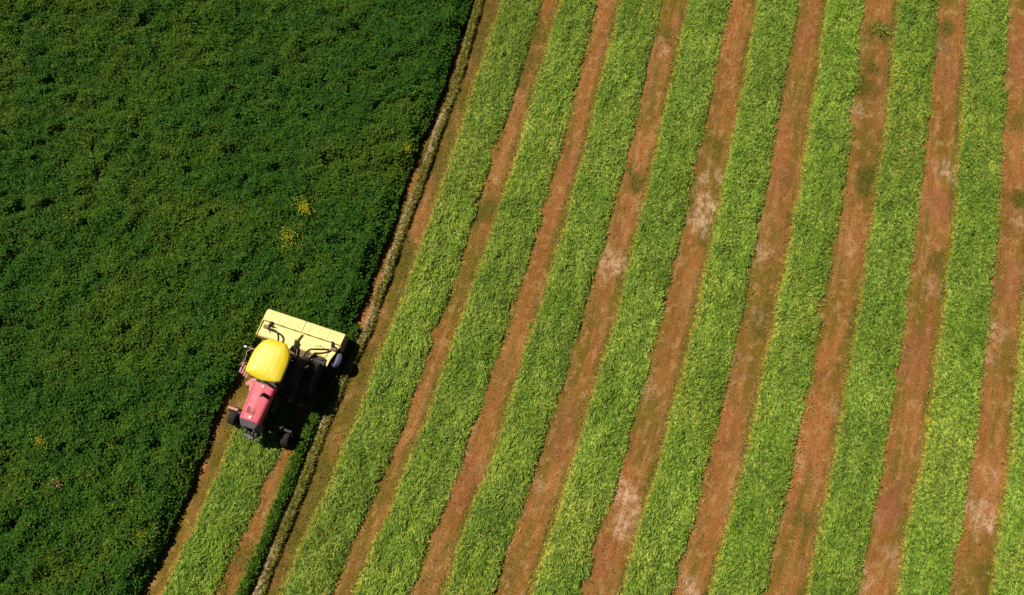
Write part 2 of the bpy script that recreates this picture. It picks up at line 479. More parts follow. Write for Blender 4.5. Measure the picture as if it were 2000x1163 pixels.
    o = np_mesh('windrow', V, Q, M_SWATH, {'tint': C3})
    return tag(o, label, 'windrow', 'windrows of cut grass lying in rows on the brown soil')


YB, YT = -4.5, 25.0
ORD = ['first full-length green windrow, beside the grassy bank', 'second windrow right of the grassy bank, past a brown strip with a dark weedy spot',
       'third windrow right of the grassy bank', 'windrow whose right edge meets large pale soil patches, fourth right of the grassy bank',
       'fifth windrow right of the grassy bank, with large pale soil patches against its left edge', 'sixth windrow right of the bank, just left of the strip with a yellow-green weed',
       'seventh windrow right of the grassy bank, just right of the yellow-green weed', 'last windrow that runs the whole photo height on the right side']
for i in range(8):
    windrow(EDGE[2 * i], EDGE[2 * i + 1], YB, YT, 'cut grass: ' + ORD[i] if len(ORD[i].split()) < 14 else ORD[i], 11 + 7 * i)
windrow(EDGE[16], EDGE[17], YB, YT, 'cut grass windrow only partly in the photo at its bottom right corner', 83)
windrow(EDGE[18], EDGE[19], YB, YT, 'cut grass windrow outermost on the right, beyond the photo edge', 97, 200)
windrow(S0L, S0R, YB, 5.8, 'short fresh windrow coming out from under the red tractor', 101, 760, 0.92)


# ------------------------------------------------------------------ standing crop
C_A = np.array([0.054, 0.146, 0.014]); C_B = np.array([0.108, 0.190, 0.016]); C_D = np.array([0.036, 0.118, 0.014]); C_O = np.array([0.125, 0.178, 0.017])
HOLES = [(283, 42, 20), (95, 163, 18), (35, 415, 24), (55, 40, 14), (15, 42, 12), (10, 165, 10), (118, 258, 10), (265, 268, 10), (365, 335, 12), (470, 232, 9), (200, 105, 9), (40, 88, 9), (85, 280, 9),
         (640, 315, 13), (470, 540, 18), (170, 440, 10), (90, 940, 18), (165, 883, 12), (310, 875, 16), (240, 1000, 12), (290, 1025, 12), (240, 865, 10), (10, 1130, 14), (155, 1075, 10), (75, 1132, 9),
         (420, 420, 9), (10, 385, 12), (730, 140, 10), (540, 330, 8), (190, 770, 9), (250, 640, 10), (380, 690, 10), (60, 640, 10), (120, 560, 9), (330, 560, 9), (600, 230, 8), (700, 60, 8), (430, 130, 8), (240, 200, 8)]
HW = [(*at(px, py, 0.4)[:2], r / 46.0) for px, py, r in HOLES]


def crop_inside(x, y, margin=0.0):
    wob = 0.22 * (fbm(x, y, 0.5, 3, 3) - 0.5) + 0.3 * (fbm(x, y, 1.6, 2, 4) - 0.5)
    r, f = local_rf(x, y)
    d1 = CROP_R(y) - x + wob * 0.8                           # distance inside the right edge
    d2 = np.where(f > 3.78, 9.0, CUT_L(y) - x + wob)      # the swathe already mown behind the header
    d3 = np.where(x > CUT_L(y) - 0.3, f - 3.72 + wob * 0.4, 9.0)
    d = np.minimum(d1, np.where(f > 3.78, d3, d2))
    return d


def crop_height(x, y, d):
    h = 0.56 + 0.20 * (fbm(x, y, 1.9, 3, 1) - 0.5) + 0.44 * (fbm(x + 0.3 * (fbm(x, y, 0.7, 2, 4) - 0.5), y * 1.1, 0.5, 2, 2) - 0.5) + 0.08 * (fbm(x, y, 0.2, 2, 5) - 0.5)
    for hx, hy, hr in HW:
        q = np.sqrt((x - hx) ** 2 + ((y - hy) * 1.25) ** 2) / hr + 1.2 * (fbm(x, y, 0.3, 2, 6) - 0.5)
        h = h - 0.34 * (1 - sstep(0.15, 1.15, q)) * (np.abs(x - hx) < 2.5)
    return np.maximum(h, 0.06) * (0.45 + 0.55 * sstep(0.0, 0.60, d)) * sstep(-0.02, 0.02, d)


cy0, cy1, cx0 = -6.0, 26.5, -28.0
xs = np.arange(cx0, 0.5, 0.09); ysn = np.arange(cy0, cy1, 0.09)
X, Y = np.meshgrid(xs, ysn, indexing='ij')
Dm = crop_inside(X, Y)
Z = np.where(Dm > 0, crop_height(X, Y, Dm) - 0.10, -0.12)
cb = np.broadcast_to(C_A * 1.0, (X.size, 3))
q = grid_quads(len(xs), len(ysn))
keep = (Dm.ravel()[q] > -0.1).any(1)
q = q[keep]
used, inv = np.unique(q.ravel(), return_inverse=True)
parts = [(np.stack([X, Y, Z], -1).reshape(-1, 3)[used], inv.reshape(-1, 4), cb[used])]
rs = np.random.default_rng(5)


def crop_leaves(n, x, y, zfrac, size=(0.05, 0.13)):
    d = crop_inside(x, y)
    k = d > 0.0
    x, y, d, zfrac = x[k], y[k], d[k], zfrac[k]
    h = crop_height(x, y, d)
    n = len(x)
    P = np.stack([x, y, h * zfrac + rs.normal(0, 0.025, n)], 1)
    az = rs.random(n) * 2 * math.pi
    tilt = rs.normal(0.15, 0.28, n)
    L = rs.uniform(*size, n); W = L * rs.uniform(0.4, 0.7, n)
    m = sstep(0.35, 0.65, fbm(x, y, 2.0, 3, 3)); m2 = sstep(0.35, 0.65, fbm(x, y, 0.4, 2, 7)); r = rs.random(n)
    kk = np.clip(0.5 * m + 0.45 * m2 + 0.4 * (r - 0.5), 0, 1)[:, None]
    col = C_A * (1 - kk) + C_B * kk
    dk = (rs.random(n) < 0.35 * (1.2 - m))[:, None]
    col = np.where(dk, C_D * (0.7 + 0.7 * r[:, None]), col)
    ol = rs.random(n) < 0.015 + 0.35 * sstep(0.58, 0.74, fbm(x, y, 1.3, 4, 0))
    col = np.where(ol[:, None], C_O * (0.7 + 0.6 * r[:, None]), col)
    col = col * (0.82 + 0.36 * rs.random(n)[:, None])
    return leaves(P, az, tilt, L, W, rs.normal(0.08, 0.08, n), col, rs.normal(0, 0.35, n))


nl = 620000
x = cx0 + rs.random(nl) * (0.5 - cx0); y = cy0 + rs.random(nl) * (cy1 - cy0)
parts.append(crop_leaves(nl, x, y, np.ones(nl)))
# leaves down the exposed flanks
ne = 42000
y = cy0 + rs.random(ne) * (cy1 - cy0)
x = np.where(rs.random(ne) < 0.55, CROP_R(y), CUT_L(y)) - rs.random(ne) * 0.35 + 0.12
parts.append(crop_leaves(ne, x, y, rs.random(ne)))
ne = 4000
rr = rs.uniform(-1.5, 2.2, ne); ff = 3.6 + rs.random(ne) * 0.5
x = TRAC[0] + rr * RGT[0] + ff * FWD[0]; y = TRAC[1] + rr * RGT[1] + ff * FWD[1]
parts.append(crop_leaves(ne, x, y, rs.random(ne)))
V, Q, C3 = join(parts)
crop = np_mesh('standing_crop', V, Q, M_CROP, {'tint': C3})
tag(crop, 'tall dark green leafy crop still standing left of the tractor', 'crop', None, 'stuff')


# ------------------------------------------------------------------ uncut strip between fresh windrow and bank
def strip_leaves(fc, half, H, y0, y1, n, seed, cols, size, lean=0.0):
    rs = np.random.default_rng(seed)
    y = y0 + rs.random(n) * (y1 - y0)
    t = rs.uniform(-1, 1, n)
    wv = half * (0.75 + 0.6 * (fbm(y, 0 * y + seed, 0.7, 3, seed) - 0.2))
    x = fc(y) + t * wv + 0.10 * (fbm(y, 0 * y + seed, 0.5, 2, seed + 1) - 0.5)
    h = H * (0.6 + 0.8 * fbm(x, y, 0.5, 3, seed + 2)) * (1 - np.abs(t) ** 3 * 0.55)
    P = np.stack([x, y, h * (0.35 + 0.65 * np.sqrt(rs.random(n)))], 1)
    k = rs.random(n)[:, None]
    col = (cols[0] * (1 - k) + cols[1] * k) * (0.7 + 0.6 * rs.random(n)[:, None])
    L = rs.uniform(*size, n)
    return leaves(P, rs.random(n) * 6.283, rs.normal(0.35 + lean, 0.4, n), L, L * rs.uniform(0.25, 0.5, n), rs.normal(0.06, 0.1, n), col, rs.normal(0, 0.5, n))


strip = join([strip_leaves(SLIVER, 0.15, 0.24, YB, 7.1, 8000, 31, (C_A * .9, C_B), (0.07, 0.15)),
              strip_leaves(lambda y: SLIVER(y) - 0.22, 0.06, 0.12, YB, 4.3, 1300, 32, (G_C, G_A), (0.06, 0.14))])
o = np_mesh('uncut_strip', *strip[:2], M_CROP, {'tint': strip[2]})
tag(o, 'narrow dark green strip of uncut crop between fresh windrow and grassy bank', 'crop strip', None, 'stuff')

# ------------------------------------------------------------------ low earth bank and its grass
ys_b = np.arange(YB - 1.5, 25.5, 0.08)
ts = np.linspace(-1, 1, 13)
T, Yb = np.meshgrid(ts, ys_b, indexing='ij')
half = 0.14
hb = 0.14 + 0.14 * (fbm(Yb, Yb * 0, 1.4, 3, 2) - 0.5)
Xb = BANK(Yb) + T * half * (0.75 + 0.6 * (fbm(Yb, Yb * 0, 0.8, 3, 6))) + 0.05 * (fbm(T * 2, Yb, 0.4, 2, 3) - 0.5)
Zb = hb * np.cos(T * math.pi / 2) ** 1.0 - 0.04 + 0.04 * (fbm(Xb, Yb, 0.2, 2, 4) - 0.5) * (1 - np.abs(T))
M_BANKSOIL = foliage_mat('bank_soil', 0.95, 0.05, 0.0, 14.0, 0.5)
k = sstep(0.35, 0.65, fbm(Xb, Yb, 0.6, 3, 5))[..., None]
cbk = np.array([0.30, 0.22, 0.10]) * (1 - k) + np.array([0.20, 0.18, 0.04]) * k
bank = np_mesh('earth_bank', np.stack([Xb, Yb, Zb], -1).reshape(-1, 3), grid_quads(len(ts), len(ys_b)), M_BANKSOIL, {'tint': cbk.reshape(-1, 3)}, smooth=True)
tag(bank, kind='structure')

rs = np.random.default_rng(77)
n = 34000
y = YB - 1 + rs.random(n) * (25 - YB)
y = y[rs.random(n) < 0.25 + 0.75 * sstep(0.34, 0.5, fbm(y, y * 0 + 3, 0.6, 3, 2))]; n = len(y)
t = np.clip(rs.normal(-0.05, 0.45, n), -1, 1)
x = BANK(y) + t * half * (0.65 + 0.8 * fbm(y, y * 0, 0.8, 3, 6)) + 0.08 * (fbm(y, y * 0, 0.4, 2, 3) - 0.5)
hb = 0.14 + 0.14 * (fbm(y, y * 0, 1.4, 3, 2) - 0.5)
z = hb * np.cos(t * math.pi / 2) ** 1.0 - 0.02
# dry bleached stretches, as the photograph has them
dry_y = [(at(870, 215)[1], at(825, 320)[1], 1.0), (at(808, 385)[1], at(748, 545)[1], 0.85), (at(730, 600)[1], at(708, 670)[1], 0.9), (at(640, 810)[1], at(628, 845)[1], 0.55), (at(545, 1060)[1], at(500, 1180)[1], 0.75)]
dry = np.full(n, 0.12)
for a, b, s in dry_y:
    lo, hi = min(a, b), max(a, b)
    dry = np.maximum(dry, s * sstep(lo - 0.3, lo + 0.3, y) * (1 - sstep(hi - 0.3, hi + 0.3, y)))
isdry = rs.random(n) < dry * (1 - sstep(-0.35, 0.25, t))
az = np.where(rs.random(n) < 0.65, np.where(t < 0.1, math.pi * 0.92, 0.1) + rs.normal(0, 0.6, n), rs.random(n) * 6.283)
tilt = rs.normal(0.30, 0.30, n)
L = rs.uniform(0.07, 0.16, n)
k = rs.random(n)[:, None]
green = np.array([0.18, 0.18, 0.022]) * (1 - k) + np.array([0.36, 0.32, 0.05]) * k
darkg = (rs.random(n) < 0.15)[:, None]
green = np.where(darkg, np.array([0.06, 0.095, 0.014]), green)
straw = np.array([0.52, 0.40, 0.21]) * (1 - k) + np.array([0.72, 0.58, 0.36]) * k
col = np.where(isdry[:, None], straw, green) * (0.75 + 0.5 * rs.random(n)[:, None])
V, Q, C3 = leaves(np.stack([x, y, z], 1), az, tilt, L, rs.uniform(0.016, 0.036, n), rs.normal(0.05, 0.1, n), col, rs.normal(0, 0.4, n))
o = np_mesh('bank_grass', V, Q, M_BANK, {'tint': C3})
tag(o, 'olive and bleached grass growing on the low bank beside the standing crop', 'grass', None, 'stuff')

# ------------------------------------------------------------------ stubble and regrowth on the soil strips
rs = np.random.default_rng(55)
n = 300000
x = rs.uniform(-13, 22, n); y = rs.uniform(YB, YT, n)
ok = x > CUT_L(y) + 0.15
x, y = x[ok], y[ok]
gi = np.clip(np.searchsorted(gx, x), 0, len(gx) - 1); gj = np.clip(np.searchsorted(gy, y), 0, len(gy) - 1)
wd = weed[gi, gj]; pl = pale[gi, gj]
ok = rs.random(len(x)) < 0.30 + 0.7 * wd
x, y, wd, pl = x[ok], y[ok], wd[ok], pl[ok]
n = len(x)
k = rs.random(n)[:, None]
grn = rs.random(n) < 0.30 + 0.70 * wd
col = np.where(grn[:, None], np.array([0.085, 0.085, 0.012]) * (1 - k) + np.array([0.17, 0.15, 0.022]) * k, np.array([0.20, 0.085, 0.03]) * (1 - k) + np.array([0.58, 0.34, 0.17]) * k)
fl_ = (rs.random(n) < 0.10)[:, None]
col = np.where(fl_, G_A * (0.6 + 0.8 * k), col)
L = rs.uniform(0.04, 0.10, n)
V, Q, C3 = leaves(np.stack([x, y, np.full(n, 0.005)], 1), rs.random(n) * 6.283, rs.normal(0.5, 0.4, n), L, rs.uniform(0.012, 0.028, n), rs.normal(0.05, 0.1, n), col)
o = np_mesh('stubble', V, Q, M_BANK, {'tint': C3})
tag(o, 'short brown and olive stubble on the bare strips between windrows', 'stubble', None, 'stuff')

# ------------------------------------------------------------------ flowers and odd plants
Y_F = np.array([0.62, 0.52, 0.020])


def clump(name, px, py, zc, rad, n, seed, label, cat, group, cols, size, petals, mat=M_FLOWER, stretch=1.2, rot=0.6):
    rs = np.random.default_rng(seed)
    c = at(px, py, zc)
    a = rs.random(n) * 6.283; q_ = np.abs(rs.normal(0, 0.55, n)) * rad
    lx, ly = q_ * np.cos(a), q_ * np.sin(a) * stretch
    X_ = lx * math.cos(rot) - ly * math.sin(rot); Y_ = lx * math.sin(rot) + ly * math.cos(rot)
    zz = rs.normal(0, 0.03, n)
    P = np.stack([X_, Y_, zz], 1)
    k = rs.random(n)[:, None]
    col = cols[0] * (1 - k) + cols[1] * k
    pr = [leaves(P, rs.random(n) * 6.283, rs.normal(0.2, 0.3, n), rs.uniform(*size, n), rs.uniform(size[0] * .6, size[1] * .7, n), rs.normal(0.1, 0.1, n), col)]
    m = int(n * 0.5)                                     # stalks that carry the heads
    idx = rs.integers(0, n, m)
    Pb = P[idx] - np.array([0, 0, 1.0]) * zc * 0.85 + rs.normal(0, 0.02, (m, 3))
    pr.append(leaves(Pb, rs.random(m) * 6.283, np.full(m, 1.45), np.full(m, zc * 0.85), np.full(m, 0.012), np.zeros(m), np.tile(C_B, (m, 1))))
    V, Q, C3 = join(pr)
    o = np_mesh(name, V, Q, mat, {'tint': C3})
    o.location = c
    return tag(o, label, cat, group)


YA, YC = Y_F * 0.45 + C_B * 0.5, Y_F * 1.1
FG = 'flowering clumps in the standing crop'
clump('flower_clump', 594, 405, 0.78, 0.42, 190, 1, 'bright yellow flower clump in the dark crop, farther of two above the mower', 'flowers', FG, (YA, YC), (0.035, 0.065), True)
clump('flower_clump', 563, 462, 0.78, 0.50, 150, 2, 'looser yellow flower clump in the dark crop, nearer of two above the mower', 'flowers', FG, (YA, YC), (0.035, 0.06), True, rot=-0.5)
clump('flower_clump', 76, 862, 0.78, 0.34, 90, 3, 'small yellow-green flower clump near the left photo edge, level with the tractor front wheels', 'flowers', FG, (YA, YC * 0.8), (0.035, 0.06), True)
clump('flower_clump', 272, 1046, 0.78, 0.45, 70, 4, 'sparse yellow-green flower clump in the crop, left of the fresh windrow', 'flowers', FG, (YA, YC * 0.7), (0.035, 0.06), True)
clump('flower_clump', 798, 290, 0.74, 0.22, 60, 8, 'sparse lime clump at the crop edge beside the bleached bank grass', 'flowers', FG, (YA, YC * 0.6), (0.04, 0.08), True)
clump('dry_tuft', 108, 946, 0.55, 0.17, 140, 5, 'pale tan dry tuft beside a dark hollow in the crop', 'plant', None, (np.array([0.30, 0.22, 0.06]), np.array([0.50, 0.38, 0.15])), (0.05, 0.1), True, M_BANK)
clump('weed_plant', 1721, 59, 0.06, 0.30, 480, 6, 'yellow-green weed growing alone on the brown strip near the top right', 'plant', None, (G_A * .7, G_Y * .7), (0.04, 0.10), True, M_SWATH)

rs = np.random.default_rng(21)
n = 4200
x = rs.uniform(cx0, 0, n); y = rs.uniform(cy0, cy1, n)
pk = (crop_inside(x, y) > 0.1) & (rs.random(n) < 0.15 + 1.6 * sstep(0.55, 0.75, fbm(x, y, 1.6, 3, 6)))
x, y = x[pk], y[pk]; n = len(x)
z = crop_height(x, y, crop_inside(x, y)) + 0.04
wht = (rs.random(n) < 0.3)[:, None]
col = np.where(wht, np.array([0.42, 0.45, 0.36]), Y_F * (0.35 + 0.4 * rs.random(n)[:, None]))
V, Q, C3 = leaves(np.stack([x, y, z], 1), rs.random(n) * 6.283, rs.normal(0.2, 0.3, n), rs.uniform(0.025, 0.05, n), rs.uniform(0.02, 0.04, n), rs.normal(0.1, 0.1, n), col)
o = np_mesh('scattered_flowers', V, Q, M_FLOWER, {'tint': C3})
tag(o, 'tiny yellow and white flowers sprinkled over the dark crop', 'flowers', None, 'stuff')

# ------------------------------------------------------------------ machine materials
M_RED = paint('red_paint', (0.68, 0.088, 0.140), 0.45, dirt_glare=(0.46, 0.20, 0.19), dirt_glare_amt=0.45)
M_REDD = paint('dull_red_paint', (0.33, 0.03, 0.035), 0.55, dirt_glare=(0.3, 0.16, 0.1), dirt_glare_amt=0.4)
M_PINK = paint('faded_red_paint', (0.60, 0.27, 0.22), 0.6, dirt_glare=(0.4, 0.25, 0.16), dirt_glare_amt=0.5, scale=14)
M_YEL = paint('yellow_roof_paint', (0.90, 0.67, 0.012), 0.42, dirt_glare=(0.90, 0.80, 0.28), dirt_glare_amt=0.5, scale=2)  # pale second tone puts the roof's overexposed highlight into the paint
M_PALE = paint('pale_yellow_paint', (0.94, 0.84, 0.30), 0.5, dirt_glare=(0.55, 0.42, 0.14), dirt_glare_amt=0.55, scale=5, bump=0.1)  # pale yellow of the mower panels
M_RUST = paint('dusty_brown_steel', (0.26, 0.17, 0.09), 0.8, dirt_glare=(0.12, 0.06, 0.03), dirt_glare_amt=0.8, scale=9)
M_DARK = paint('dark_steel', (0.030, 0.028, 0.028), 0.6, dirt_glare=(0.09, 0.06, 0.04), dirt_glare_amt=0.6)
M_GREY = paint('grille_grey', (0.115, 0.110, 0.125), 0.55, dirt_glare=(0.20, 0.17, 0.15), dirt_glare_amt=0.4)
M_RUB = paint('tyre_rubber', (0.018, 0.016, 0.016), 0.9, dirt_glare=(0.08, 0.055, 0.04), dirt_glare_amt=0.55, scale=10)
M_HOSE = paint('hose_rubber', (0.030, 0.020, 0.018), 0.5, dirt_glare_amt=0.2)
M_STEEL = paint('worn_bright_steel', (0.62, 0.57, 0.54), 0.45, 0.3, dirt_glare=(0.3, 0.2, 0.14), dirt_glare_amt=0.4, scale=12)
M_BLUE = paint('lilac_grey_guard_paint', (0.17, 0.14, 0.25), 0.5, dirt_glare=(0.12, 0.09, 0.10), dirt_glare_amt=0.5)
M_SEAT = paint('seat_vinyl', (0.025, 0.025, 0.028), 0.6, dirt_glare_amt=0.2)
M_WHITE = paint('white_highlight', (0.8, 0.77, 0.72), 0.3, dirt_glare_amt=0.2)  # white that stands in for a highlight on the hood


def link_bm(name, bm, mat, parent, smooth=False, bevel=0.0, seg=2):
    bmesh.ops.recalc_face_normals(bm, faces=bm.faces[:])
    me = bpy.data.meshes.new(name)
    bm.to_mesh(me); bm.free()
    for p in me.polygons: p.use_smooth = smooth
    me.materials.append(mat)
    o = bpy.data.objects.new(name, me)
    COL.objects.link(o)
    o.parent = parent
    if bevel:
        b = o.modifiers.new('bevel', 'BEVEL'); b.width = bevel; b.segments = seg; b.limit_method = 'ANGLE'; b.angle_limit = RAD(35)
    return o


def add_box(bm, c, s, rot=None):
    M = Matrix.Translation(c) @ (rot.to_4x4() if rot is not None else Matrix.Identity(4)) @ Matrix.Diagonal((*s, 1))
    return bmesh.ops.create_cube(bm, size=1, matrix=M)['verts']


def add_tube(bm, pts, r, seg=8, caps=True):
    pts = [Vector(p) for p in pts]
    rings = []
    prev = None
    for i, p in enumerate(pts):
        a = pts[max(0, i - 1)]; b = pts[min(len(pts) - 1, i + 1)]
        d = (b - a).normalized()
        if prev is None:
            ref = Vector((0, 0, 1)) if abs(d.z) < 0.9 else Vector((1, 0, 0))
            s = d.cross(ref).normalized()
        else:
            s = (prev - d * prev.dot(d)).normalized()
        prev = s
        t = d.cross(s)
        rr = r[i] if isinstance(r, (list, tuple)) else r
        rings.append([bm.verts.new(p + (s * math.cos(2 * math.pi * k / seg) + t * math.sin(2 * math.pi * k / seg)) * rr) for k in range(seg)])
    for A, B in zip(rings, rings[1:]):
        for k in range(seg):
            bm.faces.new((A[k], A[(k + 1) % seg], B[(k + 1) % seg], B[k]))
    if caps:
        bm.faces.new(rings[0][::-1]); bm.faces.new(rings[-1])


def add_lathe_x(bm, prof, c, seg=32, lug=0.0, nlug=0):
    """revolve (x offset, radius) points round the x axis through c; lug raises tread bars"""
    rings = []
    for (dx, r) in prof:
        ring = []
        for k in range(seg):
            a = 2 * math.pi * k / seg
            ring.append(bm.verts.new((c[0] + dx, c[1] + r * math.cos(a), c[2] + r * math.sin(a))))
        rings.append(ring)
    for A, B in zip(rings, rings[1:]):
        for k in range(seg):
            bm.faces.new((A[k], A[(k + 1) % seg], B[(k + 1) % seg], B[k]))
    return rings


def bez(p0, p1, p2, p3, n=14):
    p0, p1, p2, p3 = map(Vector, (p0, p1, p2, p3))
    return [p0 * (1 - t) ** 3 + p1 * 3 * t * (1 - t) ** 2 + p2 * 3 * t * t * (1 - t) + p3 * t ** 3 for t in [i / n for i in range(n + 1)]]


def wheel(parent, name, x, y, R, wd, lugs, outward, steer=0.0):
    """tyre mesh with tread bars, child rim"""
    bm = bmesh.new()
    h = wd / 2
    prof = [(-h * .62, R * .56), (-h * .9, R * .62), (-h, R * .78), (-h * .93, R * .90), (-h * .7, R * .965), (0, R * .98), (h * .7, R * .965), (h * .93, R * .90), (h, R * .78), (h * .9, R * .62), (h * .62, R * .56)]
    add_lathe_x(bm, prof, (0, 0, 0), 40)
    for k in range(lugs):
        a = 2 * math.pi * k / lugs
        for sgn in (-1, 1):
            aa = a + (math.pi / lugs if sgn > 0 else 0)
            cc = Vector((sgn * h * .48, R * .975 * math.cos(aa), R * .975 * math.sin(aa)))
            rot = Matrix.Rotation(aa, 3, 'X') @ Matrix.Rotation(sgn * 0.55, 3, 'Y')
            # local y is radial after the rotation about X
            add_box(bm, cc, (h * .95, R * .06, R * .10), Matrix.Rotation(aa, 3, 'X') @ Matrix.Rotation(sgn * 0.6, 3, 'Y'))
    t = link_bm(name, bm, M_RUB, parent, True)
    t.location = (x, y, R); t.rotation_euler = (0, 0, steer)
    bm = bmesh.new()
    o_ = outward
    prof = [(o_ * h * .60, R * .57), (o_ * h * .50, R * .50), (o_ * h * .15, R * .45), (o_ * h * .15, R * .22), (o_ * h * .45, R * .17), (o_ * h * .45, 0.001)]
    add_lathe_x(bm, prof, (0, 0, 0), 28)
    prof = [(-o_ * h * .60, R * .57), (-o_ * h * .3, R * .45), (-o_ * h * .2, R * .12), (-o_ * h * .2, 0.001)]
    add_lathe_x(bm, prof, (0, 0, 0), 28)
    for k in range(6):
        a = 2 * math.pi * k / 6
        add_box(bm, (o_ * (h * .15 + .01), R * .32 * math.cos(a), R * .32 * math.sin(a)), (.03, .03, .03))
    link_bm('rim', bm, M_DARK, t, True)  # dark colour stands in for the shadow over the wheels
    return t


# ------------------------------------------------------------------ tractor
tr = bpy.data.objects.new('tractor', None)
COL.objects.link(tr)
tr.empty_display_size = 0.5
tr.location = (TRAC[0], TRAC[1], 0)
tr.rotation_euler = (0, 0, -HEAD)
tag(tr, 'red tractor with a domed yellow canopy roof, backing its yellow mower into the crop', 'tractor')
# frame
bm = bmesh.new()
for s in (-1, 1):
    add_box(bm, (s * .26, 1.2, .62), (.10, 2.7, .16))
add_box(bm, (0, -.08, .62), (.62, .10, .20)); add_box(bm, (0, 2.5, .62), (.62, .12, .2))
add_box(bm, (0, 1.0, .55), (.40, 1.1, .30)); add_box(bm, (0, 2.15, .62), (1.75, .26, .26))
link_bm('chassis', bm, M_DARK, tr, bevel=.015)
# hood: tapered, chamfered shoulders
HZ = 1.55


def hood_ring(y, wt, z, drop=0.0):
    # half section from the lower left edge over the top to the lower right edge
    return [(-wt + .005, y, z - .30), (-wt, y, z - .12), (-wt + .012, y, z - .03 - drop), (-wt + .085, y, z - drop), (-wt + .11, y, z - .010 - drop), (-wt + .125, y, z - drop), (-.0, y, z + .012 - drop),
            (wt - .125, y, z - drop), (wt - .11, y, z - .010 - drop), (wt - .085, y, z - drop), (wt - .012, y, z - .03 - drop), (wt, y, z - .12), (wt - .005, y, z - .30)]


bm = bmesh.new()
secs = [hood_ring(1.36, .395, HZ + .03), hood_ring(1.31, .400, HZ + .035), hood_ring(.9, .378, HZ + .02), hood_ring(.45, .358, HZ + .01), hood_ring(.12, .342, HZ), hood_ring(.08, .340, HZ - .015)]
R_ = [[bm.verts.new(p) for p in s] for s in secs]
for A, B in zip(R_, R_[1:]):
    for k in range(len(A) - 1):
        bm.faces.new((A[k], A[k + 1], B[k + 1], B[k]))
bm.faces.new(R_[0]); bm.faces.new(R_[-1][::-1])
hood = link_bm('hood', bm, M_RED, tr, bevel=.008)
hood.location.x = -.09
bm = bmesh.new()                                        # dark louvre panel with slats
add_box(bm, (-.05, .42, HZ + .012), (.30, .22, .012))
for i in range(6):
    add_box(bm, (-.05, .335 + i * .034, HZ + .022), (.28, .008, .012))
link_bm('vent', bm, M_REDD, hood)
bm = bmesh.new(); add_tube(bm, [(.02, .21, HZ - .02), (.02, .21, HZ + .035)], .045, 14)  # pale cap standing in for a white highlight on the hood
link_bm('highlight_cap', bm, M_STEEL, hood)
bm = bmesh.new(); add_box(bm, (.02, 1.27, HZ + .05), (.09, .06, .03))  # white block puts another hood highlight into shape and colour
link_bm('highlight_block', bm, M_WHITE, hood, bevel=.008)
bm = bmesh.new()
add_tube(bm, [(.13, 1.02, HZ - .02), (.13, 1.02, HZ + .34), (.135, .985, HZ + .42), (.14, .93, HZ + .45)], .04, 12)
add_tube(bm, [(.13, 1.02, HZ + .08), (.13, 1.02, HZ + .24)], .07, 14)
link_bm('exhaust', bm, M_DARK, tr, True)
bm = bmesh.new(); add_box(bm, (-.06, .74, .92), (.52, 1.22, .90)); add_box(bm, (-.02, .9, .85), (.74, .60, .60))  # dark box standing in for the shaded hood sides, widened to stop sun leaks
link_bm('engine_shade_block', bm, M_DARK, tr, bevel=.03)
# grille nose
bm = bmesh.new()
A = [(-.32, .08, .70), (-.342, .08, HZ - .13), (-.33, .08, HZ - .05), (.33, .08, HZ - .05), (.342, .08, HZ - .13), (.32, .08, .70)]
B = [(-.29, -.15, .66), (-.29, -.14, HZ - .30), (-.24, -.12, HZ - .15), (.24, -.12, HZ - .15), (.29, -.14, HZ - .30), (.29, -.15, .66)]
va = [bm.verts.new(p) for p in A]; vb = [bm.verts.new(p) for p in B]
for k in range(5): bm.faces.new((va[k], va[k + 1], vb[k + 1], vb[k]))
bm.faces.new(vb); bm.faces.new(va[::-1]); bm.faces.new((va[0], vb[0], vb[5], va[5]))
gr = link_bm('grille', bm, M_GREY, tr, bevel=.015)
gr.location.x = -.09
bm = bmesh.new()
for i in range(8): add_box(bm, (0, -.148, .72 + i * .06), (.5, .012, .016))
link_bm('slats', bm, M_DARK, gr)
for s in (-1, 1):
    bm = bmesh.new(); add_tube(bm, [(s * .20 - .09, -.13, 1.20), (s * .20 - .09, -.165, 1.195)], .055, 16)
    link_bm('headlight', bm, M_GREY, tr)
bm = bmesh.new(); add_box(bm, (-.09, -.36, .60), (.56, .07, .08)); add_box(bm, (-.09, -.40, .66), (.16, .10, .12)); add_tube(bm, [(-.09, -.43, .55), (-.09, -.43, .76)], .025)
link_bm('hitch', bm, M_GREY, tr, bevel=.008)
for i in range(4):
    bm = bmesh.new(); add_box(bm, (-.27 + i * .125, -.22, .78), (.10, .18, .36))
    link_bm('weight', bm, M_DARK, tr, bevel=.03, seg=3)
# castor axle with forks
bm = bmesh.new(); add_box(bm, (0, .26, .74), (1.66, .10, .10)); add_tube(bm, [(0, .26, .6), (0, .26, .74)], .07)
link_bm('axle', bm, M_DARK, tr, bevel=.012)
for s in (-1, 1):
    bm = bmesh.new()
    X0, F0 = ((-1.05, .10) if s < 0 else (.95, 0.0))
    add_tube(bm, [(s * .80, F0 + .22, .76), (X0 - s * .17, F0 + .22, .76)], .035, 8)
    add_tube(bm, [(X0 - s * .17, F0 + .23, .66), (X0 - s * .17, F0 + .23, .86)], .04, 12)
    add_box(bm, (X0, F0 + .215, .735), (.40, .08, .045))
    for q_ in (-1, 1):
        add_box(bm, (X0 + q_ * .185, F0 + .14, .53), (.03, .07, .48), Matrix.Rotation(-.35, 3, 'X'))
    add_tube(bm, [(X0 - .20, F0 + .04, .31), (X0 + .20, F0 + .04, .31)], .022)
    link_bm('castor_fork', bm, M_PINK if s < 0 else M_DARK, tr, bevel=.006)  # right fork coloured dark in place of the tractor's shadow
    wheel(tr, 'castor_wheel', X0, F0, .31, .29, 0, s, 0.06 * s)
